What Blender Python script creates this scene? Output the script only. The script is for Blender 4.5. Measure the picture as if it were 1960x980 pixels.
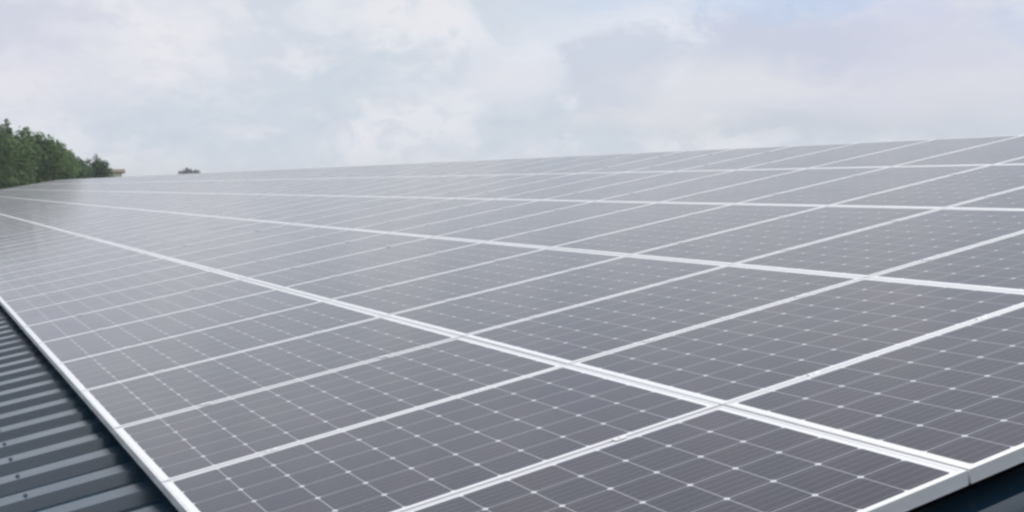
import bpy, bmesh, math, random
from mathutils import Vector, Matrix

random.seed(7)
SC = bpy.context.scene
COL = SC.collection
for o in list(bpy.data.objects):
    bpy.data.objects.remove(o)

# ------------------------------------------------------------------ camera
CAM_Z = 6.0                                   # lens height above the ground
PITCH, YAW, F_PX = 0.0590628, 0.4840864, 2228.1
cam_d = bpy.data.cameras.new('camera')
cam = bpy.data.objects.new('camera', cam_d)
COL.objects.link(cam)
cam.location = (0, 0, CAM_Z)
cam.rotation_euler = (math.pi / 2 - PITCH, 0, -YAW)
cam_d.sensor_width = 36
cam_d.lens = F_PX / 1960 * 36
cam_d.clip_start = 0.05
cam_d.clip_end = 8000
SC.camera = cam

# ------------------------------------------------------------------ sun and sky
SUN_EL, SUN_AZ = math.radians(54), math.radians(58)      # azimuth from +Y towards +X
SUN_STRENGTH, SKY_STRENGTH = 2.4, 0.1
sd = bpy.data.lights.new('sun', 'SUN')
sd.energy = SUN_STRENGTH
sd.angle = math.radians(14)
sd.color = (1.0, 0.965, 0.92)
sun = bpy.data.objects.new('sun', sd)
COL.objects.link(sun)
to_sun = Vector((math.sin(SUN_AZ) * math.cos(SUN_EL), math.cos(SUN_AZ) * math.cos(SUN_EL), math.sin(SUN_EL)))
sun.rotation_euler = to_sun.to_track_quat('Z', 'Y').to_euler()

SC.view_settings.view_transform = 'Standard'
SC.view_settings.look = 'None'
SC.view_settings.gamma = 1
SC.view_settings.use_curve_mapping = False
SC.view_settings.exposure = 0.0
SC.cycles.filter_width = 2.7
SC.cycles.max_bounces = 8


class Nodes:
    """short-hand for building node trees"""
    def __init__(self, tree):
        self.t = tree

    def new(self, kind, **kw):
        n = self.t.nodes.new(kind)
        for k, v in kw.items():
            setattr(n, k, v)
        return n

    def put(self, sock, v):
        if isinstance(v, bpy.types.NodeSocket):
            self.t.links.new(v, sock)
        else:
            sock.default_value = v

    def math(self, op, a, b=0.0, c=0.0, clamp=False):
        n = self.new('ShaderNodeMath', operation=op, use_clamp=clamp)
        for s, v in zip(n.inputs, (a, b, c)):
            self.put(s, v)
        return n.outputs[0]

    def vmath(self, op, a, b=None):
        n = self.new('ShaderNodeVectorMath', operation=op)
        self.put(n.inputs[0], a)
        if b is not None:
            self.put(n.inputs[1], b)
        return n.outputs['Value'] if op in ('LENGTH', 'DOT_PRODUCT', 'DISTANCE') else n.outputs[0]

    def smooth(self, v, lo, hi, a=0.0, b=1.0):
        n = self.new('ShaderNodeMapRange', interpolation_type='SMOOTHSTEP')
        for s, x in zip(n.inputs, (v, lo, hi, a, b)):
            self.put(s, x)
        return n.outputs[0]

    def mix(self, f, a, b):
        n = self.new('ShaderNodeMix', data_type='RGBA')
        self.put(n.inputs[0], f)
        self.put(n.inputs[6], a)
        self.put(n.inputs[7], b)
        return n.outputs[2]

    def noise(self, vec, scale, detail=4.0, rough=0.55, dist=0.0):
        n = self.new('ShaderNodeTexNoise')
        self.put(n.inputs['Vector'], vec)
        n.inputs['Scale'].default_value = scale
        n.inputs['Detail'].default_value = detail
        n.inputs['Roughness'].default_value = rough
        n.inputs['Distortion'].default_value = dist
        return n.outputs[0]


def lin(r, g, b, a=1.0):
    f = lambda c: (c / 255 / 12.92) if c / 255 <= 0.04045 else ((c / 255 + 0.055) / 1.055) ** 2.4
    return (f(r), f(g), f(b), a)


def px_dir(x, y):
    """direction (world) of a spot in the sky, from where it is seen in a 1960 x 980 view"""
    fw = Vector((math.sin(YAW) * math.cos(PITCH), math.cos(YAW) * math.cos(PITCH), -math.sin(PITCH)))
    r = Vector((math.cos(YAW), -math.sin(YAW), 0))
    u = r.cross(fw)
    return (fw * F_PX + r * (x - 980) - u * (y - 490)).normalized()


def build_world():
    w = bpy.data.worlds.new('World')
    SC.world = w
    w.use_nodes = True
    t = w.node_tree
    t.nodes.clear()
    N = Nodes(t)
    out = N.new('ShaderNodeOutputWorld')
    bg = N.new('ShaderNodeBackground')
    bg.inputs[1].default_value = SKY_STRENGTH
    t.links.new(bg.outputs[0], out.inputs[0])
    sky = N.new('ShaderNodeTexSky', sky_type='NISHITA')
    sky.sun_disc = False
    sky.sun_elevation = SUN_EL
    sky.sun_rotation = SUN_AZ
    sky.air_density = 1.0
    sky.dust_density = 1.2
    d = N.new('ShaderNodeTexCoord').outputs['Generated']
    # the cloud layer: bearing and stretched elevation, broken up by noise
    sq = N.vmath('MULTIPLY', d, (1.0, 1.0, 1.7))
    warp = N.new('ShaderNodeTexNoise')
    N.put(warp.inputs['Vector'], sq)
    warp.inputs['Scale'].default_value = 9
    warp.inputs['Detail'].default_value = 5
    off = N.vmath('SCALE', N.vmath('SUBTRACT', warp.outputs[1], (0.5, 0.5, 0.5)))
    off.node.inputs['Scale'].default_value = 0.075
    p = N.vmath('ADD', sq, off)
    n_big = N.noise(p, 6.0, 6, 0.55)
    n_mid = N.noise(N.vmath('ADD', p, (3.1, 1.7, 0.4)), 15.0, 5, 0.55)
    n_fine = N.noise(N.vmath('ADD', p, (7.1, 4.7, 2.4)), 34.0, 5, 0.6)
    S = 1.0 / SKY_STRENGTH

    def em(r, g, b):
        c = lin(r, g, b)
        return (c[0] * S, c[1] * S, c[2] * S, 1)
    cover = N.smooth(n_big, 0.41, 0.58)
    col = N.mix(cover, em(210, 218, 229), em(228, 231, 238))
    col = N.mix(N.math('MULTIPLY', N.smooth(n_mid, 0.48, 0.66), 0.62), col, em(237, 236, 241))
    col = N.mix(N.math('MULTIPLY', N.smooth(n_fine, 0.55, 0.36), 0.42), col, em(197, 208, 221))

    def blob(x, y, rx, ry, soft=0.35, ragged=1.5):
        c = px_dir(x, y)
        cs = Vector((c.x, c.y, c.z * 1.7))
        rel = N.vmath('SUBTRACT', p, tuple(cs))
        # across = along the horizon at that bearing
        ax = Vector((c.y, -c.x, 0)).normalized()
        a = N.math('DIVIDE', N.vmath('DOT_PRODUCT', rel, tuple(ax)), rx / F_PX)
        b = N.math('DIVIDE', N.vmath('DOT_PRODUCT', rel, (0, 0, 1)), ry * 1.7 / F_PX)
        r2 = N.math('SQRT', N.math('ADD', N.math('MULTIPLY', a, a), N.math('MULTIPLY', b, b)))
        r2 = N.math('ADD', r2, N.math('MULTIPLY', N.math('SUBTRACT', n_fine, 0.5), ragged))
        front = N.math('GREATER_THAN', N.vmath('DOT_PRODUCT', d, tuple(c)), 0.0)
        return N.math('MULTIPLY', N.smooth(r2, 1.0 + soft, 1.0 - soft), front)

    def lay(mask, k, c):
        nonlocal col
        col = N.mix(N.math('MULTIPLY', mask, k), col, c)
    # the clear gaps at the top, where the Nishita sky shows between the clouds
    gap = N.math('MAXIMUM', blob(1500, -8, 200, 42, 0.7), N.math('MULTIPLY', blob(1990, 60, 95, 55, 0.8), 0.6))
    gap = N.math('MAXIMUM', gap, N.math('MULTIPLY', blob(1180, -5, 140, 30, 0.8), 0.5))
    # a lilac-grey bank on the right with a ragged head, cream light under it
    lay(blob(1240, 60, 240, 85, 0.8), 0.7, em(227, 233, 244))
    lay(blob(1180, 140, 105, 85, 0.22, 1.2), 0.80, em(204, 211, 225))
    lay(blob(1500, 120, 200, 100, 0.28, 1.3), 0.85, em(202, 209, 226))
    lay(blob(1700, 100, 330, 110, 0.7), 0.70, em(204, 208, 227))
    lay(blob(1430, 165, 210, 42, 0.8), 0.85, em(226, 228, 233))
    lay(blob(1900, 130, 260, 60, 0.8), 0.45, em(220, 220, 232))
    lay(blob(1580, 238, 420, 28, 0.9), 0.75, em(203, 210, 219))
    lay(blob(1850, 190, 220, 35, 0.9), 0.6, em(223, 223, 231))
    lay(blob(1270, 225, 120, 24, 0.8), 0.6, em(226, 227, 232))
    lay(blob(970, 155, 85, 34, 0.7), 0.8, em(229, 230, 238))
    lay(blob(640, 175, 120, 16, 0.9), 0.6, em(207, 218, 228))
    lay(blob(430, 218, 120, 12, 0.9), 0.6, em(207, 216, 227))
    lay(blob(250, 60, 210, 80, 0.9), 0.45, em(235, 233, 240))
    lay(blob(60, 150, 160, 60, 0.9), 0.5, em(229, 227, 236))
    lay(blob(30, 40, 120, 60, 0.9), 0.65, em(203, 208, 225))
    lay(blob(1720, 10, 120, 30, 0.8), 0.6, em(214, 216, 234))
    skyc = N.new('ShaderNodeMix', data_type='RGBA', blend_type='MIX')
    N.put(skyc.inputs[0], 0.55)
    t.links.new(sky.outputs[0], skyc.inputs[6])
    skyc.inputs[7].default_value = em(182, 202, 240)
    col = N.mix(N.math('MULTIPLY', gap, 0.65), col, skyc.outputs[2])
    # low haze along the horizon
    z = N.new('ShaderNodeSeparateXYZ')
    N.put(z.inputs[0], d)
    low = N.smooth(z.outputs[2], 0.045, 0.0)
    col = N.mix(N.math('MULTIPLY', low, 0.7), col, em(219, 224, 231))
    t.links.new(col, bg.inputs[0])


build_world()


# ------------------------------------------------------------------ helpers
def mat(name, color=(0.5, 0.5, 0.5), rough=0.5, metal=0.0, spec=0.5):
    m = bpy.data.materials.new(name)
    m.use_nodes = True
    b = m.node_tree.nodes['Principled BSDF']
    b.inputs['Base Color'].default_value = (*color[:3], 1)
    b.inputs['Roughness'].default_value = rough
    b.inputs['Metallic'].default_value = metal
    b.inputs['Specular IOR Level'].default_value = spec
    return m, Nodes(m.node_tree), b


def link_mesh(name, bm, m, parent=None, smooth=False):
    me = bpy.data.meshes.new(name)
    bmesh.ops.recalc_face_normals(bm, faces=bm.faces)
    bm.to_mesh(me)
    bm.free()
    if smooth:
        for p in me.polygons:
            p.use_smooth = True
    me.materials.append(m)
    o = bpy.data.objects.new(name, me)
    COL.objects.link(o)
    if parent is not None:
        o.parent = parent
    return o


def empty(name, loc, rot=(0, 0, 0)):
    o = bpy.data.objects.new(name, None)
    o.empty_display_size = 0.2
    COL.objects.link(o)
    o.location = loc
    o.rotation_euler = rot
    return o


def tag(o, label=None, cat=None, group=None, kind=None):
    for k, v in (('label', label), ('category', cat), ('group', group), ('kind', kind)):
        if v:
            o[k] = v
    return o


def add_box(bm, x0, x1, y0, y1, z0, z1, bevel=0.0):
    r = bmesh.ops.create_cube(bm, size=1)
    for v in r['verts']:
        v.co = Vector(((x0 + x1) / 2 + v.co.x * (x1 - x0), (y0 + y1) / 2 + v.co.y * (y1 - y0), (z0 + z1) / 2 + v.co.z * (z1 - z0)))
    if bevel:
        es = list({e for v in r['verts'] for e in v.link_edges})
        bmesh.ops.bevel(bm, geom=es, offset=bevel, segments=2, affect='EDGES', profile=0.7)


def add_cyl(bm, x, y, z0, z1, r, n=8):
    g = bmesh.ops.create_cone(bm, cap_ends=True, segments=n, radius1=r, radius2=r, depth=z1 - z0)
    for v in g['verts']:
        v.co += Vector((x, y, (z0 + z1) / 2))


# ------------------------------------------------------------------ layout of the roof
RP = 0.18                                     # roof pitch, radians
CH = 1.14728                                  # lens above the glass, square to the roof
U0, V0 = 0.58287, 2.07194                     # lower near corner of the array
SU, SV = 1.67, 1.01856                        # module spacing up the slope / along the eave
PL, PW, PH = 1.660, 1.0076, 0.040              # module length, width, frame depth
ROWS, ROW_LEN = 5, 76
U = Vector((math.cos(RP), 0, math.sin(RP)))
V = Vector((0, 1, 0))
W = Vector((-math.sin(RP), 0, math.cos(RP)))
CAM = Vector((0, 0, CAM_Z))


def roof_pt(u, v, w):
    """u up the slope from below the lens, v along the eave, w above the plane of the glass"""
    return CAM + U * u + V * v + W * (w - CH)


def to_px(u, v, w=0.0):
    X = roof_pt(u, v, w) - CAM
    fw = Vector((math.sin(YAW) * math.cos(PITCH), math.cos(YAW) * math.cos(PITCH), -math.sin(PITCH)))
    r = Vector((math.cos(YAW), -math.sin(YAW), 0))
    up = r.cross(fw)
    z = X.dot(fw)
    if z < 0.05:
        return None
    return 980 + F_PX * X.dot(r) / z, 490 - F_PX * X.dot(up) / z


# ------------------------------------------------------------------ ground
m_grass, N, b = mat('grass_field', (0.05, 0.08, 0.03), 0.9)
tc = N.new('ShaderNodeTexCoord').outputs['Object']
c = N.mix(N.smooth(N.noise(tc, 0.02, 6), 0.4, 0.62), (0.045, 0.085, 0.028, 1), (0.10, 0.11, 0.045, 1))
c = N.mix(N.math('MULTIPLY', N.noise(tc, 1.5, 5), 0.5), c, (0.03, 0.055, 0.02, 1))
N.put(b.inputs['Base Color'], c)
bm = bmesh.new()
bmesh.ops.create_grid(bm, x_segments=40, y_segments=40, size=3000)
g = link_mesh('ground', bm, m_grass)
g['kind'] = 'structure'

# ------------------------------------------------------------------ the shed
m_sheet, N, b = mat('coated_steel_sheet', (0.05, 0.06, 0.08), 0.3)
b.inputs['IOR'].default_value = 1.95
tc = N.new('ShaderNodeTexCoord').outputs['Object']
n1 = N.noise(N.vmath('MULTIPLY', tc, (0.5, 4.0, 1.0)), 2.0, 5)
c = N.mix(N.smooth(n1, 0.35, 0.7), (0.009, 0.034, 0.062, 1), (0.017, 0.045, 0.074, 1))
c = N.mix(N.math('MULTIPLY', N.smooth(N.noise(tc, 9, 6, 0.65), 0.58, 0.75), 0.3), c, (0.045, 0.06, 0.075, 1))
N.put(b.inputs['Base Color'], c)
N.put(b.inputs['Roughness'], N.smooth(N.noise(tc, 3, 4), 0.3, 0.7, 0.14, 0.24))
m_wall, N, b = mat('shed_wall_cladding', (0.20, 0.23, 0.22), 0.55)
tc = N.new('ShaderNodeTexCoord').outputs['Object']
N.put(b.inputs['Base Color'], N.mix(N.noise(tc, 1.2, 5), (0.16, 0.19, 0.18, 1), (0.25, 0.27, 0.26, 1)))
m_rail, N, b = mat('aluminium_rail', (0.62, 0.63, 0.65), 0.4, 0.6)
m_screw, N, b = mat('screw_cap', (0.17, 0.20, 0.23), 0.5)

PAN = -0.154                                  # pan of the sheet below the glass
RIB_H, RIB = 0.046, 0.343
RIB_AT = V0 + 0.039                           # one rib crown falls here, the rest follow the pitch
V_NEAR, V_FAR = RIB_AT - 0.20 - 32 * RIB, V0 + ROW_LEN * SV + 0.35
U_EAVE, U_RIDGE = -3.0, U0 + ROWS * SU + 0.16

shed_base = roof_pt(U_RIDGE, V_NEAR, PAN)
shed = empty('farm_shed', (shed_base.x, (V_NEAR + V_FAR) / 2, 0))
tag(shed, 'long shed with a dark blue-grey ribbed metal roof carrying all the solar panels', 'shed')


def s_loc(p):
    return p - Vector(shed.location)


def rib_profile():
    pts = []
    k = 0
    v = V_NEAR
    top, run = 0.118, 0.018
    while v < V_FAR - RIB:
        c = v + 0.20
        pts += [(v, 0.0), (c - top / 2 - run, 0.0), (c - top / 2, RIB_H), (c + top / 2, RIB_H), (c + top / 2 + run, 0.0)]
        v += RIB
    pts.append((V_FAR, 0.0))
    return pts


prof = rib_profile()
ridge = roof_pt(U_RIDGE, 0, 0)
bm = bmesh.new()
us = [U_EAVE, -1.2, 0.3, 2.5, 6, U_RIDGE]
rows = [[bm.verts.new(s_loc(roof_pt(u, v, PAN + w))) for v, w in prof] for u in us]
for a, bb in zip(rows, rows[1:]):
    for i in range(len(prof) - 1):
        bm.faces.new((a[i], a[i + 1], bb[i + 1], bb[i]))
# the other slope, falling away behind the ridge
mir = []
for u in (U_RIDGE, U_EAVE):
    row = []
    for v, w in prof:
        p = roof_pt(u, v, PAN + w)
        row.append(bm.verts.new(s_loc(Vector((2 * ridge.x + 0.06 - p.x, p.y, p.z)))))
    mir.append(row)
for i in range(len(prof) - 1):
    bm.faces.new((mir[0][i], mir[1][i], mir[1][i + 1], mir[0][i + 1]))
roof = link_mesh('roof', bm, m_sheet, shed)

# ridge capping, verge flashings, gutter
bm = bmesh.new()
sect = []
for du, dw in ((-0.16, PAN + RIB_H + 0.004), (0.0, PAN + RIB_H + 0.010)):
    sect.append((du, dw))
ring = []
for v in (V_NEAR - 0.02, V_FAR + 0.02):
    r_ = []
    for thick in (0.0, 0.006):
        lo = s_loc(roof_pt(U_RIDGE - 0.16, v, PAN + RIB_H + 0.004 + thick))
        pk = s_loc(roof_pt(U_RIDGE, v, PAN + RIB_H + 0.010 + thick)) + Vector((0.03, 0, 0))
        fr = Vector((2 * pk.x - lo.x, lo.y, lo.z))
        r_.append([bm.verts.new(x) for x in (lo, pk, fr)])
    ring.append(r_)
for i in range(2):
    bm.faces.new((ring[0][1][i], ring[0][1][i + 1], ring[1][1][i + 1], ring[1][1][i]))
    bm.faces.new((ring[0][0][i], ring[1][0][i], ring[1][0][i + 1], ring[0][0][i + 1]))
for k in (0, 2):
    bm.faces.new((ring[0][0][k], ring[0][1][k], ring[1][1][k], ring[1][0][k]))
link_mesh('ridge_cap', bm, m_sheet, roof)
bm = bmesh.new()
e = s_loc(roof_pt(U_EAVE, 0, PAN))
gx, gz = e.x, e.z
pr = [(-0.14, -0.02), (-0.14, -0.12), (-0.10, -0.15), (-0.02, -0.15), (0.02, -0.12), (0.02, -0.03)]
rr = [[bm.verts.new((gx + x, y - shed.location.y, gz + z)) for x, z in pr] for y in (V_NEAR, V_FAR)]
for i in range(len(pr) - 1):
    bm.faces.new((rr[0][i], rr[0][i + 1], rr[1][i + 1], rr[1][i]))
link_mesh('gutter', bm, m_rail, shed)
# walls: pentagon prism under the roof
bm = bmesh.new()
L0 = s_loc(roof_pt(U_EAVE + 0.25, 0, PAN - 0.03))
RG = s_loc(roof_pt(U_RIDGE, 0, PAN - 0.03))
xa, xb, xr = L0.x, 2 * RG.x + 0.06 - L0.x, RG.x + 0.03
ya, yb = V_NEAR + 0.15 - shed.location.y, V_FAR - 0.15 - shed.location.y
ends = [[bm.verts.new((x, y, z)) for x, z in ((xa, 0), (xb, 0), (xb, L0.z), (xr, RG.z), (xa, L0.z))] for y in (ya, yb)]
bm.faces.new(ends[0])
bm.faces.new(list(reversed(ends[1])))
for i in (1, 4):
    j = (i + 1) % 5
    bm.faces.new((ends[0][i], ends[0][j], ends[1][j], ends[1][i]))
link_mesh('wall', bm, m_wall, shed)
# rails that carry the modules, two under each row
for k in range(ROWS):
    for du in (0.40, 1.25):
        bm = bmesh.new()
        u = U0 + k * SU + du
        r0 = [(u - 0.02, -0.0815), (u + 0.02, -0.0815), (u + 0.02, -0.0415), (u - 0.02, -0.0415)]
        a = [bm.verts.new(s_loc(roof_pt(x, V0 - 0.012, w))) for x, w in r0]
        c_ = [bm.verts.new(s_loc(roof_pt(x, V0 + ROW_LEN * SV + 0.05, w))) for x, w in r0]
        bm.faces.new(a)
        bm.faces.new(list(reversed(c_)))
        for i in range(4):
            j = (i + 1) % 4
            bm.faces.new((a[i], a[j], c_[j], c_[i]))
        link_mesh('mounting_rail', bm, m_rail, shed)
# screws along the rib crowns by the foot of the array
screw_me = None
for i in range(22):
    v = RIB_AT + RIB * (i - 3)
    if screw_me is None:
        bm = bmesh.new()
        add_cyl(bm, 0, 0, 0.0, 0.003, 0.010, 10)
        add_cyl(bm, 0, 0, 0.003, 0.009, 0.006, 6)
        s = link_mesh('roof_screw', bm, m_screw, roof)
        screw_me = s.data
    else:
        s = bpy.data.objects.new('roof_screw', screw_me)
        COL.objects.link(s)
        s.parent = roof
    s.location = s_loc(roof_pt(U0 - 0.40, v, PAN + RIB_H + 0.0005))
    s.rotation_euler = (0, -RP, 0)

# ------------------------------------------------------------------ solar panels
m_frame, N, b = mat('anodised_aluminium_frame', (0.80, 0.80, 0.82), 0.36, 0.3)
tc = N.new('ShaderNodeTexCoord').outputs['Object']
N.put(b.inputs['Base Color'], N.mix(N.smooth(N.noise(tc, 14, 5, 0.6), 0.5, 0.8), (0.78, 0.78, 0.79, 1), (0.70, 0.70, 0.71, 1)))
m_clamp, N, b = mat('clamp_metal', (0.82, 0.82, 0.83), 0.4, 0.15)
m_bolt, N, b = mat('bolt_metal', (0.74, 0.74, 0.75), 0.45, 0.2)
m_endclamp, N, b = mat('end_clamp_metal', (0.05, 0.06, 0.07), 0.5, 0.3)

m_cell, N, b = mat('solar_cells_under_glass', (0.02, 0.02, 0.025), 0.10)
tc = N.new('ShaderNodeTexCoord').outputs['Object']
sep = N.new('ShaderNodeSeparateXYZ')
N.put(sep.inputs[0], tc)
X, Y = sep.outputs[0], sep.outputs[1]
CPX, CPY = 0.1596, 0.1612                     # cell pitch
cx = N.math('DIVIDE', N.math('SUBTRACT', X, (PL - 10 * CPX) / 2), CPX)
cy = N.math('DIVIDE', N.math('SUBTRACT', Y, (PW - 6 * CPY) / 2), CPY)


def inside(v, lo, hi):
    return N.math('MULTIPLY', N.math('GREATER_THAN', v, lo), N.math('LESS_THAN', v, hi))


ins = N.math('MULTIPLY', inside(cx, 0.008, 9.992), inside(cy, 0.008, 5.992))
fx, fy = N.math('FRACT', cx), N.math('FRACT', cy)
ax = N.math('MULTIPLY', N.math('MINIMUM', fx, N.math('SUBTRACT', 1.0, fx)), CPX)
ay = N.math('MULTIPLY', N.math('MINIMUM', fy, N.math('SUBTRACT', 1.0, fy)), CPY)
gapm = N.math('LESS_THAN', N.math('MINIMUM', ax, ay), 0.0019)
dot = N.math('LESS_THAN', N.math('ADD', ax, ay), 0.0112)
b5 = N.math('FRACT', N.math('MULTIPLY', fy, 5.0))
bus = N.math('LESS_THAN', N.math('ABSOLUTE', N.math('SUBTRACT', b5, 0.5)), 0.024)
# each cell has its own faint tint
idv = N.new('ShaderNodeCombineXYZ')
N.put(idv.inputs[0], N.math('FLOOR', cx))
N.put(idv.inputs[1], N.math('FLOOR', cy))
N.put(idv.inputs[2], N.math('MULTIPLY', N.new('ShaderNodeObjectInfo').outputs['Random'], 91.0))
wn = N.new('ShaderNodeTexWhiteNoise', noise_dimensions='3D')
N.put(wn.inputs[0], idv.outputs[0])
cell = N.mix(wn.outputs[0], (0.013, 0.012, 0.028, 1), (0.024, 0.016, 0.032, 1))
cell = N.mix(N.math('MULTIPLY', bus, 0.40), cell, (0.36, 0.36, 0.39, 1))
cell = N.mix(N.math('MULTIPLY', gapm, 0.50), cell, (0.62, 0.63, 0.66, 1))
cell = N.mix(dot, cell, (0.62, 0.63, 0.67, 1))
cell = N.mix(ins, (0.86, 0.86, 0.87, 1), cell)
# thin dust on the glass
rnd = N.new('ShaderNodeObjectInfo').outputs['Random']
mv = N.new('ShaderNodeCombineXYZ')
N.put(mv.inputs[2], N.math('MULTIPLY', rnd, 40.0))
dv = N.vmath('ADD', tc, mv.outputs[0])
dust = N.math('MULTIPLY', N.smooth(N.noise(dv, 2.2, 6, 0.6), 0.35, 0.8), 0.03)
cell = N.mix(dust, cell, (0.42, 0.41, 0.45, 1))
N.put(b.inputs['Base Color'], cell)
N.put(b.inputs['Roughness'], N.smooth(N.noise(dv, 3.0, 5, 0.6), 0.3, 0.7, 0.11, 0.16))
b.inputs['IOR'].default_value = 1.58
b.inputs['Sheen Weight'].default_value = 0.28
b.inputs['Sheen Roughness'].default_value = 0.25

FL = 0.0115                                   # flange width of the frame


def frame_mesh():
    bm = bmesh.new()
    zt, zb = 0.0, -PH
    def ring(x0, x1, y0, y1, z):
        return [bm.verts.new(c) for c in ((x0, y0, z), (x1, y0, z), (x1, y1, z), (x0, y1, z))]
    e = 0.0012
    o_b = ring(0, PL, 0, PW, zb)
    o_t = ring(0, PL, 0, PW, zt - e)
    t_o = ring(e, PL - e, e, PW - e, zt)
    t_i = ring(FL, PL - FL, FL, PW - FL, zt)
    i_d = ring(FL, PL - FL, FL, PW - FL, zt - 0.006)
    l_o = ring(0.030, PL - 0.030, 0.030, PW - 0.030, zb)
    for a, c in ((o_b, o_t), (o_t, t_o), (t_o, t_i), (t_i, i_d), (l_o, o_b)):
        for i in range(4):
            j = (i + 1) % 4
            bm.faces.new((a[i], a[j], c[j], c[i]))
    return bm


def glass_mesh():
    bm = bmesh.new()
    add_box(bm, FL - 0.004, PL - FL + 0.004, FL - 0.004, PW - FL + 0.004, -0.0060, -0.0014)
    return bm


def clamp_mesh():
    bm = bmesh.new()
    g_ = SV - PW
    add_box(bm, -0.022, 0.022, -g_ - 0.008, 0.008, 0.0005, 0.0027, 0.0006)
    add_box(bm, -0.022, 0.022, -g_ + 0.002, -0.002, -0.036, -0.0004)
    return bm


def bolt_mesh():
    bm = bmesh.new()
    add_cyl(bm, 0, -(SV - PW) / 2, 0.0028, 0.0052, 0.0060, 6)
    return bm


def end_clamp_mesh():
    bm = bmesh.new()
    add_box(bm, -0.022, 0.022, -0.012, -0.0006, -0.041, 0.0004, 0.001)
    add_box(bm, -0.022, 0.022, -0.012, 0.009, 0.0008, 0.0045, 0.001)
    return bm


ORD = ['zeroth', 'first', 'second', 'third', 'fourth', 'fifth', 'sixth', 'seventh', 'eighth', 'ninth', 'tenth', 'eleventh', 'twelfth',
       'thirteenth', 'fourteenth', 'fifteenth', 'sixteenth', 'seventeenth', 'eighteenth', 'nineteenth', 'twentieth']
ROWN = ['of the lowest row', 'of the second lowest row', 'of the middle row', 'of the second highest row', 'of the topmost row']
ROWFAR = ['lowest row', 'second lowest row', 'middle row', 'second highest row', 'topmost row']
PANEL_GROUP = 'solar panels in five rows on the shed roof'

in_view, margin = [], []
for k in range(ROWS):
    for j in range(ROW_LEN):
        u, v = U0 + k * SU, V0 + j * SV
        n_in = n_mg = 0
        for a in range(13):
            for c_ in range(13):
                q = to_px(u + PL * a / 12, v + PW * c_ / 12)
                if q is None:
                    continue
                if 2 <= q[0] <= 1958 and 2 <= q[1] <= 978:
                    n_in += 1
                if -75 <= q[0] <= 2150 and -20 <= q[1] <= 1100:
                    n_mg += 1
        if n_in:
            in_view.append((k, j))
        elif n_mg and (j < 40):
            margin.append((k, j))
print('panels in view', len(in_view), 'just outside', len(margin))

P_FRAME = P_GLASS = P_CLAMP = P_BOLT = P_END = None
ranks = {}
first_j = {}


def child(name, src, parent):
    o = src.copy()
    o.name = name
    COL.objects.link(o)
    o.parent = parent
    return o


protos = {}
rng = random.Random(3)
for idx, (k, j) in enumerate(in_view + margin):
    vis = idx < len(in_view)
    # a hair of unevenness between modules, as clamped on site
    jz = rng.uniform(-0.0008, 0.0008)
    root = empty('solar_panel', roof_pt(U0 + k * SU, V0 + j * SV, jz))
    root.rotation_euler = (rng.uniform(-0.0014, 0.0014), -RP + rng.uniform(-0.0009, 0.0009), rng.uniform(-0.0004, 0.0004))
    first_j.setdefault(k, j)
    n = j - first_j[k] + 1
    if vis:
        if n <= 20:
            if j == 0:
                what = 'dark solar panel with bare near edge'
            elif n == 1:
                what = 'solar panel cut by photo edge'
            elif n <= 5:
                what = 'solar panel with clear cell grid'
            elif n <= 10:
                what = 'greyer solar panel'
            else:
                what = 'pale distant solar panel'
            lab = f'{what}, {ORD[n]} from near end {ROWN[k]}'
        else:
            lab = f'far solar panel of the {ROWFAR[k]}, frame lost in pale reflection'
    else:
        lab = f'solar panel of the {ROWFAR[k]} just beyond the edge of the photo'
    tag(root, lab, 'solar panel', PANEL_GROUP)
    if not protos:
        protos['frame'] = link_mesh('frame', frame_mesh(), m_frame, root)
        protos['glass'] = link_mesh('cell_glass', glass_mesh(), m_cell, root)
        for x in (0.40, 1.25):
            e_ = link_mesh('end_clamp', end_clamp_mesh(), m_endclamp, root)
            e_.location = (x, 0, 0)
            protos['end_clamp'] = e_
        protos['clamp'] = protos['bolt'] = None
        continue
    child('frame', protos['frame'], root)
    child('cell_glass', protos['glass'], root)
    for x in (0.40, 1.25):
        if j == 0:
            child('end_clamp', protos['end_clamp'], root).location = (x, 0, 0)
        elif j <= 30:
            if protos['clamp'] is None:
                c_ = link_mesh('clamp', clamp_mesh(), m_clamp, root)
                protos['clamp'] = c_
                bo = link_mesh('bolt', bolt_mesh(), m_bolt, c_)
                protos['bolt'] = bo
            else:
                c_ = child('clamp', protos['clamp'], root)
                if j <= 10:
                    child('bolt', protos['bolt'], c_)
            c_.location = (x, 0, 0)

# ------------------------------------------------------------------ trees beyond the far end of the shed
def leaf_mat(name, dark, light, dry):
    m, N, b = mat(name, dark, 0.7, 0, 0.12)
    geo = N.new('ShaderNodeNewGeometry')
    tc = N.new('ShaderNodeTexCoord').outputs['Object']
    c = N.mix(N.smooth(N.noise(tc, 0.7, 5, 0.6), 0.38, 0.64), (*dark, 1), (*light, 1))
    c = N.mix(N.math('MULTIPLY', geo.outputs['Random Per Island'], 0.55), c, (*dry, 1))
    N.put(b.inputs['Base Color'], c)
    tr = N.new('ShaderNodeBsdfTranslucent')
    N.put(tr.inputs[0], c)
    ms = N.new('ShaderNodeMixShader')
    ms.inputs[0].default_value = 0.5
    out = N.t.nodes['Material Output']
    N.t.links.new(b.outputs[0], ms.inputs[1])
    N.t.links.new(tr.outputs[0], ms.inputs[2])
    N.t.links.new(ms.outputs[0], out.inputs[0])
    return m


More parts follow.
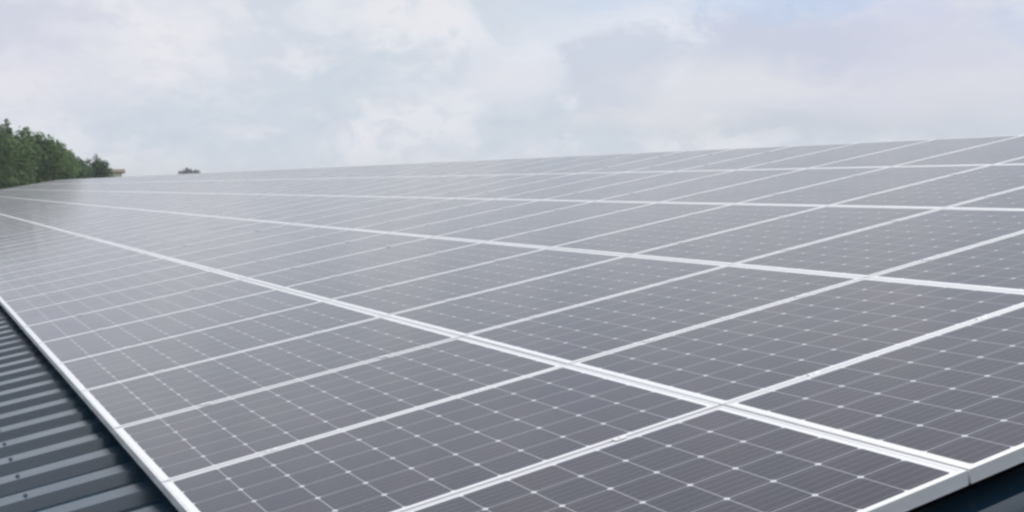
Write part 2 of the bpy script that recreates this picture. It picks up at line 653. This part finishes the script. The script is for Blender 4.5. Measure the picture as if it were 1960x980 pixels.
m_leaf = leaf_mat('leaf_green', (0.090, 0.160, 0.075), (0.175, 0.275, 0.095), (0.19, 0.28, 0.10))
m_leaf2 = leaf_mat('leaf_dull_green', (0.070, 0.130, 0.075), (0.110, 0.190, 0.095), (0.12, 0.20, 0.095))
m_leaf_far = leaf_mat('leaf_hazed_green', (0.070, 0.085, 0.090), (0.09, 0.105, 0.105), (0.09, 0.11, 0.10))  # distance haze mixed into the leaf colour, greyer and bluer than the near trees
m_bark, N, b = mat('bark', (0.09, 0.07, 0.05), 0.9)
tc = N.new('ShaderNodeTexCoord').outputs['Object']
N.put(b.inputs['Base Color'], N.mix(N.noise(N.vmath('MULTIPLY', tc, (6, 6, 1)), 3, 5), (0.05, 0.04, 0.03, 1), (0.13, 0.10, 0.075, 1)))


def ground_at(x, dist):
    """ground point whose bearing is that of column x in the view"""
    a = YAW + math.atan((x - 980) / F_PX)
    return Vector((dist * math.sin(a), dist * math.cos(a), 0))


def limb(bm, a, b_, ra, rb, n=7):
    d = (b_ - a).normalized()
    s = d.orthogonal().normalized()
    t = d.cross(s)
    r0 = [bm.verts.new(a + (s * math.cos(2 * math.pi * i / n) + t * math.sin(2 * math.pi * i / n)) * ra) for i in range(n)]
    r1 = [bm.verts.new(b_ + (s * math.cos(2 * math.pi * i / n) + t * math.sin(2 * math.pi * i / n)) * rb) for i in range(n)]
    for i in range(n):
        j = (i + 1) % n
        bm.faces.new((r0[i], r0[j], r1[j], r1[i]))


def make_tree(name, label, cat, loc, height, rad, seed, leaves, size, m, spikes=(), group=None, low=0.12, lobes=44):
    R = random.Random(seed)
    root = empty(name, loc)
    tag(root, label, cat, group)
    tb = bmesh.new()
    limb(tb, Vector((0, 0, -0.1)), Vector((0.1, 0, height * 0.35)), height * 0.028, height * 0.02)
    limb(tb, Vector((0.1, 0, height * 0.34)), Vector((0, 0.1, height * 0.85)), height * 0.02, height * 0.005)
    # crown lobes
    L = []
    for i in range(lobes):
        f = (i + 0.5) / lobes
        z = height * (low + (0.93 - low) * f)
        # widest at about 40 % of the crown, narrowing to the top
        prof_ = math.sin(math.pi * min(1, 0.22 + 0.78 * f)) ** 0.5 if f < 0.97 else 0.2
        a = i * 2.39996 + R.uniform(-0.5, 0.5)
        rr = rad * prof_ * R.uniform(0.15, 0.85)
        lr = rad * R.uniform(0.26, 0.46) * (0.65 + 0.5 * prof_)
        L.append((Vector((math.cos(a) * rr, math.sin(a) * rr, z)), lr))
    for dx, top, w in spikes:
        zc = top
        for q in (0.8, 1.3, 1.8, 2.4, 3.0):
            L.append((Vector((dx + R.uniform(-0.1, 0.1), R.uniform(-0.3, 0.3), zc - w * q)), w * q))
            zc -= w * q * 1.1
    for c_, lr in L:
        if c_.z > height * 0.3 and R.random() < 0.6:
            limb(tb, Vector((0.05, 0.03, max(0.3, c_.z - rad * 0.5))), c_, height * 0.008, height * 0.003, 5)
    link_mesh('trunk', tb, m_bark, root)
    cb = bmesh.new()
    tot = sum(l[1] ** 2 for l in L)
    for c_, lr in L:
        for _ in range(int(leaves * lr * lr / tot)):
            d = Vector((R.gauss(0, 1), R.gauss(0, 1), R.gauss(0, 1))).normalized()
            q = c_ + Vector((d.x, d.y, d.z * 0.9)) * lr * (R.random() ** 0.35) * R.uniform(0.85, 1.12)
            s = size * R.uniform(0.6, 1.3)
            n = (d + Vector((R.gauss(0, .6), R.gauss(0, .6), R.gauss(0.9, .6)))).normalized()
            t1 = n.orthogonal().normalized()
            t2 = n.cross(t1)
            an = R.uniform(0, 6.28)
            e1 = t1 * math.cos(an) + t2 * math.sin(an)
            e2 = n.cross(e1)
            vs = [cb.verts.new(q + e1 * s * x + e2 * s * y) for x, y in ((-0.7, 0), (0, -0.4), (0.8, 0.05), (0.05, 0.45))]
            cb.faces.new(vs)
    me = bpy.data.meshes.new('crown')
    cb.to_mesh(me)
    cb.free()
    me.materials.append(m)
    cr = bpy.data.objects.new('crown', me)
    COL.objects.link(cr)
    cr.parent = root
    return root


def top_h(y, dist):
    return CAM_Z + (358 - y) / F_PX * dist


G = 'trees beyond the far end of the shed'
make_tree('broadleaf_tree', 'tallest green tree, cut by the photo edge, with pointed shoots on top', 'tree', ground_at(-5, 96), top_h(240, 96), 3.7, 11, 24000, 0.2, m_leaf,
          spikes=((0.85, top_h(237, 96), 0.22), (-1.4, top_h(241, 96), 0.5), (1.9, top_h(250, 96), 0.5)), group=G)
make_tree('broadleaf_tree', 'bushy green tree just right of the tallest one', 'tree', ground_at(72, 100), top_h(262, 100), 3.5, 12, 24000, 0.2, m_leaf,
          spikes=((-0.7, top_h(250, 100), 0.25), (0.3, top_h(258, 100), 0.5), (1.6, top_h(272, 100), 0.5)), group=G)
make_tree('broadleaf_tree', 'dark green tree stepping down before the notch in the tree line', 'tree', ground_at(122, 104), top_h(281, 104), 2.5, 13, 16000, 0.18, m_leaf2,
          spikes=((0.1, top_h(277, 104), 0.45), (-0.9, top_h(275, 104), 0.4)), group=G)
make_tree('broadleaf_tree', 'low dark tree in the notch before the small rounded tree', 'tree', ground_at(152, 109), top_h(299, 109), 2.0, 14, 12000, 0.17, m_leaf2, spikes=((-0.4, top_h(295, 109), 0.2),), group=G)
make_tree('broadleaf_tree', 'small rounded tree at the right end of the tree line', 'tree', ground_at(190, 116), top_h(304, 116), 2.3, 15, 13000, 0.18, m_leaf2,
          spikes=((-0.2, top_h(297, 116), 0.25), (-0.9, top_h(305, 116), 0.4), (0.6, top_h(308, 116), 0.4)), group=G)
make_tree('broadleaf_tree', 'green tree mostly outside the photo behind the tallest tree', 'tree', ground_at(-120, 97), top_h(236, 97), 4.0, 16, 14000, 0.24, m_leaf, group=G)
GF = 'distant trees standing alone on the skyline'
make_tree('distant_tree', 'tiny distant dark tree on the skyline, the taller of the pair', 'tree', ground_at(361, 420), top_h(322, 420), 4.3, 21, 3600, 0.6, m_leaf_far, group=GF, low=0.3)
make_tree('distant_tree', 'tiny distant dark tree on the skyline, the lower of the pair', 'tree', ground_at(378, 425), top_h(325, 425), 3.6, 22, 2600, 0.6, m_leaf_far, group=GF, low=0.3)

# ------------------------------------------------------------------ the pale house past the end of the trees
m_render, N, b = mat('cream_render', (0.62, 0.58, 0.44), 0.85)
tc = N.new('ShaderNodeTexCoord').outputs['Object']
N.put(b.inputs['Base Color'], N.mix(N.noise(tc, 1.5, 5), (0.72, 0.69, 0.55, 1), (0.62, 0.59, 0.47, 1)))
m_tile, N, b = mat('brown_roof_tile', (0.24, 0.19, 0.13), 0.8)
tc = N.new('ShaderNodeTexCoord').outputs['Object']
N.put(b.inputs['Base Color'], N.mix(N.noise(tc, 3, 5), (0.20, 0.155, 0.10, 1), (0.14, 0.11, 0.08, 1)))
m_pane, N, b = mat('window_glass', (0.03, 0.035, 0.04), 0.1)
DH = 180
hp = ground_at(203, DH)
house = empty('house', hp, (0, 0, -(YAW + math.atan((203 - 980) / F_PX))))
tag(house, 'small cream house with a brown roof peeping out past the last tree', 'house')
hw, hd = 2.3, 3.0
ev, rg = top_h(332, DH), top_h(327, DH)
bm = bmesh.new()
pts = ((-hd, 0), (hd, 0), (hd, ev), (0, rg - 0.08), (-hd, ev))
e2 = [[bm.verts.new((x, y, z)) for y, z in pts] for x in (-hw, hw)]
bm.faces.new(e2[0])
bm.faces.new(list(reversed(e2[1])))
for i in (1, 4):
    j = (i + 1) % 5
    bm.faces.new((e2[0][i], e2[0][j], e2[1][j], e2[1][i]))
link_mesh('wall', bm, m_render, house)
bm = bmesh.new()
sl = (rg - ev) / hd
for sgn in (-1, 1):
    vs = []
    for x in (-hw - 0.2, hw + 0.45):
        for y, dz in ((0, 0.0), (sgn * (hd + 0.3), -sl * (hd + 0.3))):
            for th in (0.0, 0.16):
                vs.append(bm.verts.new((x, y, rg + dz + th - 0.03)))
    for f in ((0, 1, 3, 2), (4, 6, 7, 5), (0, 4, 5, 1), (2, 3, 7, 6), (1, 5, 7, 3), (0, 2, 6, 4)):
        bm.faces.new([vs[i] for i in f])
link_mesh('roof', bm, m_tile, house)
for x, z in ((-1.2, 5.4), (1.2, 5.4), (-1.2, 2.0), (1.2, 2.0)):
    bm = bmesh.new()
    add_box(bm, x - 0.45, x + 0.45, -hd - 0.03, -hd + 0.02, z - 0.6, z + 0.6)
    link_mesh('window', bm, m_pane, house)

# ------------------------------------------------------------------ thin haze over the land
m_haze = bpy.data.materials.new('haze_air')
m_haze.use_nodes = True
t = m_haze.node_tree
t.nodes.clear()
out = t.nodes.new('ShaderNodeOutputMaterial')
pv = t.nodes.new('ShaderNodeVolumePrincipled')
pv.inputs['Color'].default_value = (0.93, 0.96, 1.0, 1)
pv.inputs['Density'].default_value = 0.0007
pv.inputs['Anisotropy'].default_value = 0.0
t.links.new(pv.outputs[0], out.inputs['Volume'])
bm = bmesh.new()
add_box(bm, -3050, 3050, -3050, 3050, -1.0, 13.5)
hz = link_mesh('haze', bm, m_haze)
hz['kind'] = 'stuff'
